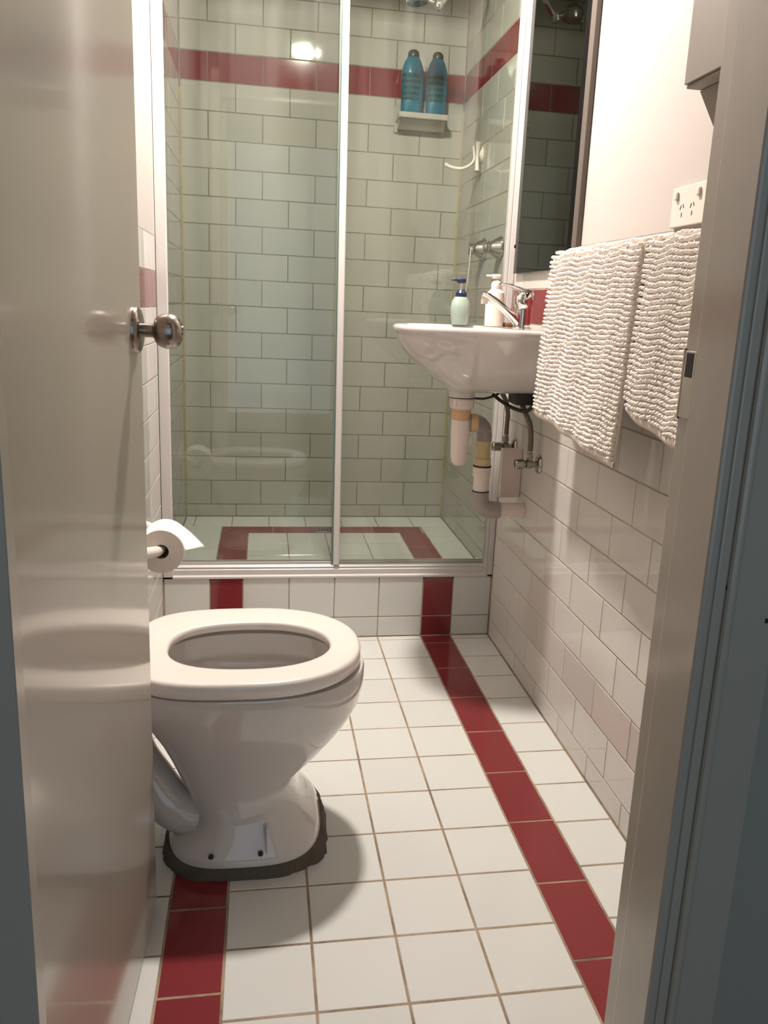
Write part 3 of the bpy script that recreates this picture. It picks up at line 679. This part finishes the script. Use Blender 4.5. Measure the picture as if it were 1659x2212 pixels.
# ------------------------------------------------------------------ mirror
mr = thing('mirror', 'tall dark framed wall mirror above the basin', 'mirror')
my0, my1, mz0, mz1 = -0.572, -0.034, 1.2285, 2.20
box('glass', XR-0.012, XR-0.0005, my0+0.064, my1, mz0, mz1, 'mirror', mr)
box('black_edge', XR-0.0138, XR-0.0005, my0+0.032, my0+0.064, mz0, mz1, 'black', mr)
box('side_frame', XR-0.014, XR-0.0005, my0, my0+0.032, mz0, mz1, 'brownedge', mr, 0.001, 1)
box('clip', XR-0.0135, XR-0.0005, my1-0.001, my1+0.006, 1.306, 1.316, 'black', mr)
place_origin(mr, (XR, -0.28, mz0))

# ------------------------------------------------------------------ power point
gp = thing('power_point', 'white double power socket on the right wall', 'socket')
gy0, gy1, gz0, gz1 = -1.196, -1.066, 1.2845, 1.358
box('plate', XR-0.0085, XR+0.001, gy0, gy1, gz0, gz1, 'white_plastic', gp, 0.0022, 2)
for ysw, yc in ((-1.0880, -1.1100), (-1.1730, -1.1495)):
    box('switch', XR-0.0140, XR-0.008, ysw-0.0055, ysw+0.0055, 1.3335, 1.3495, 'white_plastic', gp, 0.003, 2)
    for dy2, dz, ang in ((0.0050, 0.000, 28), (-0.0055, 0.002, -28), (-0.001, -0.0135, 0)):
        M2 = Matrix.Translation((XR-0.0087, yc+dy2, 1.3195+dz)) @ Matrix.Rotation(math.radians(ang), 4, 'X')
        box('pin_slot', -0.0004, 0.0002, -0.0010, 0.0010, -0.0040, 0.0040, 'slot', gp, mtx=M2)
place_origin(gp, (XR, -1.13, gz0))

# ------------------------------------------------------------------ wall cabinet behind the jamb
cb = thing('wall_cabinet', 'grey beige cabinet high on the right wall behind the jamb', 'cabinet')
box('carcass', 0.1215, XR-0.0005+0.002, -1.75, -1.300, 1.474, 2.25, 'cabinet', cb, 0.0015, 1)
box('door', 0.1165, 0.1207, -1.745, -1.302, 1.479, 2.245, 'cabinet', cb, 0.001, 1)
prof = [(0.146, 1.473), (XR, 1.473), (XR, 1.330), (0.236, 1.325)]
n_ = len(prof); v = [(x, -1.300, z) for x, z in prof] + [(x, -1.40, z) for x, z in prof]
f = [tuple(range(n_)), tuple(range(2*n_-1, n_-1, -1))] + [(i, (i+1) % n_, n_+(i+1) % n_, n_+i) for i in range(n_)]
link_mesh('bracket', v, f, 'cabinet', cb)
place_origin(cb, (XR, -1.52, 1.474))

# ------------------------------------------------------------------ towel rail and bath mats
tr = thing('towel_rail', 'white towel rail on the right wall carrying two bath mats', 'towel rail')
RX, RZ = 0.172, 1.240
tube('bar', [(RX, -0.60, RZ), (RX, -1.0, RZ), (RX, -1.55, RZ)], 0.009, 'white_plastic', tr, n=16, sub=3)
for y in (-0.60, -1.55): tube('post', [(RX, y, RZ), (XR-0.004, y, RZ), (XR-0.0005, y, RZ)], 0.011, 'white_plastic', tr, n=14, sub=2)
place_origin(tr, (XR, -0.95, RZ))

ICO = bmesh.new(); bmesh.ops.create_icosphere(ICO, subdivisions=2, radius=1.0)
IV = [tuple(v.co) for v in ICO.verts]; IF = [tuple(v.index for v in f.verts) for f in ICO.faces]; ICO.free()
def bath_mat(lab, y0, y1, zf, zbk, wob, rag, sd, slant=0.0, curve=0.0):
    """chenille mat folded over the rail: front drop, fold, back drop"""
    t = thing('bath_mat', lab, 'bath mat'); rnd = random.Random(sd)
    rb = 0.0135; W_ = y0-y1
    def front_len(s): return (RZ - zf) + slant*s - curve*(1-s)**2
    def pt(s, q, off=0.0):
        """s across (0 at y0 .. 1 at y1), q running metre along: 0 at top of fold, + front, - back"""
        y = y0 - W_*s
        arc = rb*math.pi/2
        bil = wob*(math.sin(s*7.0+sd)*0.5+math.sin(s*15.5+q*5+sd*2)*0.32+math.sin(s*3+q*11)*0.25)
        if q > arc:
            d = q-arc; fx_ = -rb - off - bil*min(1, d/0.2) - 0.018*min(1, d/0.4)
            x, z = RX+fx_, RZ-d
            y += rag*math.sin(d*9+sd)*(1-2*s)*0.5
        elif q < -arc:
            d = -q-arc; x, z = RX+rb+off*0.6+min(0.010, d*0.03), RZ-d
        else:
            a = q/rb; x, z = RX-(rb+off)*math.sin(a), RZ+(rb+off)*math.cos(a)
        z += 0.002*math.sin(s*21+sd)
        return (x, y, z)
    # backing cloth
    NU, NV = 24, 46; v = []; f = []
    for i in range(NU+1):
        s = i/NU; qa, qb = -(RZ-zbk), front_len(s)
        for j in range(NV+1): v.append(pt(s, qa+(qb-qa)*j/NV))
    for i in range(NU):
        for j in range(NV):
            a = i*(NV+1)+j; f.append((a, a+1, a+NV+2, a+NV+1))
    bk = link_mesh('backing', v, f, 'backing', t, 180); sm = bk.modifiers.new('thick', 'SOLIDIFY'); sm.thickness = 0.004; sm.offset = 0
    # tufts
    V, F = [], []
    pu, pv = 0.0101, 0.0102
    nu = int(W_/pu); 
    for i in range(nu+1):
        s = 0.006 + i/nu*(0.994-0.011/W_)
        fl_ = front_len(s); nv = int((fl_-0.022)/pv)
        for j in range(-7, nv+1):
            q = 0.006 + j*pv + 0.0011*math.sin(i*0.9+j*0.35+sd) + 0.0012*math.sin(i*0.23+j*0.6) + rnd.uniform(-.0011, .0011)
            ss = min(1, max(0, s + rnd.uniform(-.0014, .0014)/W_))
            c = pt(ss, q, 0.0062)
            rx_, ry_, rz_ = 0.0064*rnd.uniform(.75, 1.25), 0.0042*rnd.uniform(.85, 1.1), 0.0043*rnd.uniform(.85, 1.1)
            b0 = len(V); a = rnd.uniform(-.35, .35); ca, sa = math.cos(a), math.sin(a)
            for (x, y, z) in IV:
                Y2, Z2 = y*ry_, z*rz_
                V.append((c[0]+x*rx_, c[1]+Y2*ca-Z2*sa, c[2]+Y2*sa+Z2*ca))
            F += [(p+b0, q_+b0, r+b0) for p, q_, r in IF]
    me = bpy.data.meshes.new('chenille_tufts'); me.from_pydata(V, [], F)
    tf = link('chenille_tufts', me, 'cotton', t, 180); tf['kind'] = 'stuff'
    # plain hem along the bottom of the front drop
    v = []; f = []
    for i in range(NU+1):
        s = i/NU; fl_ = front_len(s)
        for dz, off in ((0.016, 0.001), (0.014, 0.005), (0.004, 0.005), (-0.001, 0.0)):
            v.append(pt(s, fl_-dz, off))
    for i in range(NU):
        for j in range(3): a = i*4+j; f.append((a, a+1, a+5, a+4))
    link_mesh('hem', v, f, 'backing', t, 180)
    place_origin(t, (RX, (y0+y1)/2, RZ)); return t
bath_mat('cream chenille bath mat hanging nearest the basin, longest drop', -0.628, -1.135, 0.838, 0.90, 0.006, 0.008, 3, slant=0.040)
bath_mat('cream chenille bath mat hanging behind the door jamb', -1.160, -1.530, 0.868, 0.885, 0.005, 0.0, 8, slant=0.0, curve=0.045)

# ------------------------------------------------------------------ shower shelf, bottles
sh_ = thing('soap_shelf', 'white ceramic soap shelf on the shower end wall', 'shelf')
zt, zbm = 1.8440, 1.8050
v = [(-0.038, YB-0.0005, zt+0.034), (0.170, YB-0.0005, zt+0.034), (-0.032, YB-0.0005, zbm-0.02), (0.168, YB-0.0005, zbm-0.02),
     (-0.034, 0.775, zt), (0.157, 0.775, zt), (-0.030, 0.782, zbm), (0.153, 0.782, zbm), (-0.036, 0.80, zt+0.004), (0.162, 0.80, zt+0.004)]
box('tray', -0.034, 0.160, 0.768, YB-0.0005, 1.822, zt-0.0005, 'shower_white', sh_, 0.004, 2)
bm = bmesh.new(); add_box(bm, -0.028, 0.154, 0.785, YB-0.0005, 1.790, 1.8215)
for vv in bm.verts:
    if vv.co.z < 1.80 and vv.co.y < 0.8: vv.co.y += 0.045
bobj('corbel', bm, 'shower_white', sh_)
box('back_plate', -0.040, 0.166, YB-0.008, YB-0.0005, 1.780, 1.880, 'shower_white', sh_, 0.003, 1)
place_origin(sh_, (0.065, YB, 1.8))
def shampoo(lab, x, k):
    t = thing('shampoo_bottle', lab, 'bottle', group=None)
    z0 = zt+0.0008; y = 0.812
    # shoulders narrow to the cap
    pr = [(0.0400, 0), (0.0425, 0.004), (0.0430, 0.040), (0.0450, 0.095), (0.0450, 0.130), (0.0415, 0.160), (0.0330, 0.185), (0.0235, 0.200), (0.0215, 0.203)]
    lathe('body', [(r*k, h) for r, h in pr], 'teal', t, (x, y, z0), n=40, smooth=60, sy=0.60)
    lathe('cap', [(0.0225*k, 0.203), (0.0225*k, 0.214), (0.019*k, 0.222), (0.011*k, 0.227), (0.003, 0.228)], 'capbrown', t, (x, y, z0), n=28, smooth=60, sy=0.85)
    # printed label hugging the front
    v = []; f = []; a0, a1 = math.radians(198), math.radians(305)
    zz = [0.045, 0.07, 0.095, 0.13, 0.142]; rr = [0.0432, 0.0440, 0.0450, 0.0450, 0.0440]
    for h, r in zip(zz, rr):
        for q in range(13):
            a = a0+(a1-a0)*q/12; v.append(((r*k+0.0005)*math.cos(a), (r*k*0.6+0.0006)*math.sin(a), h))
    for i in range(4):
        for q in range(12): b = i*13+q; f.append((b, b+1, b+14, b+13))
    l = link_mesh('printed_label', v, f, 'label', t, 180); l.location = (x, y, z0)
    place_origin(t, (x, y, z0))
shampoo('teal shampoo bottle, left one of the two on the shower shelf', 0.020, 1.0)
shampoo('teal shampoo bottle, right one of the two on the shower shelf', 0.116, 0.94)

# ------------------------------------------------------------------ shower head, taps, hook, cord
sd = thing('shower_rose', 'chrome shower head and arm high above the shelf', 'shower head')
lathe('wall_flange', [(0.030, 0), (0.029, 0.004), (0.014, 0.010)], 'chrome', sd, (XR-0.0005, 0.37, 2.36), axis='-X', n=28)
tube('arm', [(XR-0.004, 0.37, 2.36), (0.215, 0.37, 2.345), (0.12, 0.37, 2.210), (0.034, 0.37, 2.100)], 0.0095, 'chrome', sd, n=16)
lathe('swivel', [(0.006, -0.020), (0.014, -0.012), (0.016, 0.0), (0.013, 0.012), (0.006, 0.018)], 'chrome', sd, (0.026, 0.372, 2.098), n=20)
tube('head_neck', [(0.022, 0.375, 2.100), (0.006, 0.385, 2.108), (-0.006, 0.39, 2.112)], 0.008, 'chrome', sd, n=12, sub=3)
HR = Matrix.Rotation(math.radians(-6), 3, 'Y')
lathe('head', [(0.034, 0.0), (0.037, 0.004), (0.037, 0.030), (0.030, 0.040), (0.012, 0.055)], 'valve', sd, (-0.042, 0.40, 2.100), n=28, rot=HR)
for k in range(18):
    a = 2*math.pi*k/18
    box('grip_rib', 0.0365, 0.0385, -0.0025, 0.0025, 0.004, 0.030, 'chrome', sd, mtx=Matrix.Translation((-0.042, 0.40, 2.100)) @ HR.to_4x4() @ Matrix.Rotation(a, 4, 'Z'))
place_origin(sd, (XR, 0.37, 2.36))
def wall_tap(lab, y, z):
    t = thing('shower_tap', lab, 'tap')
    lathe('skirt', [(0.040, 0), (0.040, 0.004), (0.036, 0.010), (0.028, 0.024), (0.021, 0.036), (0.016, 0.040)], 'chrome', t, (XR-0.0005, y, z), axis='-X', n=36)
    lathe('handle', [(0.012, 0.038), (0.018, 0.042), (0.020, 0.047), (0.0195, 0.054), (0.014, 0.060), (0.004, 0.062)], 'chrome', t, (XR-0.0005, y, z), axis='-X', n=28)
    bm = bmesh.new()
    for a in range(4):
        add_box(bm, XR-0.072, XR-0.056, y+0.016, y+0.030, z-0.006, z+0.006, 0.003, 1)
        vs = bm.verts[:] if False else None
    bm.free()
    for a in range(4):
        M3 = Matrix.Translation((XR-0.049, y, z)) @ Matrix.Rotation(math.radians(45+90*a), 4, 'X')
        box('grip', -0.008, 0.008, 0.015, 0.027, -0.005, 0.005, 'chrome', t, 0.003, 1, mtx=M3)
    place_origin(t, (XR, y, z))
wall_tap('chrome shower tap nearer the end wall', 0.395, 1.326)
wall_tap('chrome shower tap nearer the glass screen', 0.175, 1.318)
hk = thing('suction_hook', 'white plastic hook with curved arm on the shower right wall', 'hook')
lathe('suction_cup', [(0.030, 0), (0.028, 0.003), (0.014, 0.010), (0.010, 0.014)], 'white_plastic', hk, (XR-0.0005, 0.520, 1.665), axis='-X', n=28)
tube('back_plate', [(0.222, 0.500, 1.705), (0.222, 0.507, 1.68), (0.222, 0.507, 1.64), (0.222, 0.500, 1.605)], lambda t: 0.0055+0.004*abs(2*t-1), 'white_plastic', hk, n=12)
tube('curved_arm', [(0.222, 0.575, 1.700), (0.216, 0.535, 1.672), (0.214, 0.52, 1.648), (0.200, 0.525, 1.628), (0.170, 0.540, 1.616), (0.135, 0.550, 1.620), (0.112, 0.555, 1.630)], lambda t: 0.004+0.003*t, 'white_plastic', hk, n=10)
place_origin(hk, (XR, 0.52, 1.665))
tag(tube('hanging_cord', [(0.192, 0.372, 1.322), (0.186, 0.372, 1.318), (0.184, 0.38, 1.22), (0.178, 0.41, 1.08), (0.190, 0.41, 0.96), (0.190, 0.41, 0.90)], 0.0028, 'white_plastic', None, n=8), 'thin white cord hanging from the shower tap', 'cord')
dr = thing('floor_waste', 'small square drain in the shower floor border', 'drain')
box('frame', -0.325, -0.270, 0.615, 0.655, SZ-0.001, SZ+0.0015, 'valve', dr, 0.0006, 1)
for k in range(4): box('slot', -0.319+k*0.012, -0.313+k*0.012, 0.620, 0.650, SZ+0.0014, SZ+0.0019, 'slot', dr)
place_origin(dr, (-0.297, 0.635, SZ))

# small door stop on the floor beyond the toilet
ds = thing('door_stop', 'small dark rubber stop on the floor beyond the toilet', 'door stop')
lathe('base', [(0.007, 0), (0.007, 0.004), (0.004, 0.006)], 'chrome', ds, (-0.2545, -0.350, 0.0), n=16)
lathe('tip', [(0.004, 0.006), (0.006, 0.007), (0.006, 0.013), (0.003, 0.014)], 'rubber', ds, (-0.2545, -0.350, 0.0), n=16)
place_origin(ds, (-0.2545, -0.350, 0))

# ------------------------------------------------------------------ lamps
lp = thing('ceiling_lamp', 'round ceiling lamp with a shallow glowing bowl', 'ceiling lamp')
LX, LY, LZ = -0.335, -0.45, 2.405
lathe('batten', [(0.055, 0.0), (0.055, -0.012), (0.040, -0.020), (0.040, -0.076)], 'white_plastic', lp, (LX, LY, CZ-0.0005), n=32)
lathe('shade_ring', [(0.070, 0.018), (0.074, 0.014), (0.074, -0.002), (0.066, -0.003)], 'white_plastic', lp, (LX, LY, LZ), n=40)
lathe('bulb', [(0.0655, -0.0035)] + [(0.0655*math.cos(a*math.pi/20), -0.004-0.030*math.sin(a*math.pi/20)) for a in range(1, 10)] + [(0.001, -0.034)], 'bulb', lp, (LX, LY, LZ), n=40, smooth=180)
place_origin(lp, (LX, LY, CZ))
hl = thing('hall_downlight', 'small round hall downlight behind the camera', 'downlight')
lathe('ring', [(0.060, 0.0), (0.060, -0.006), (0.045, -0.008), (0.042, -0.002)], 'white_plastic', hl, (-0.35, -3.3, 2.4995), n=32, cap1=False)
lathe('lamp', [(0.041, -0.004), (0.041, -0.0045)], 'down', hl, (-0.35, -3.3, 2.4995), n=32)
place_origin(hl, (-0.35, -3.3, 2.4995))
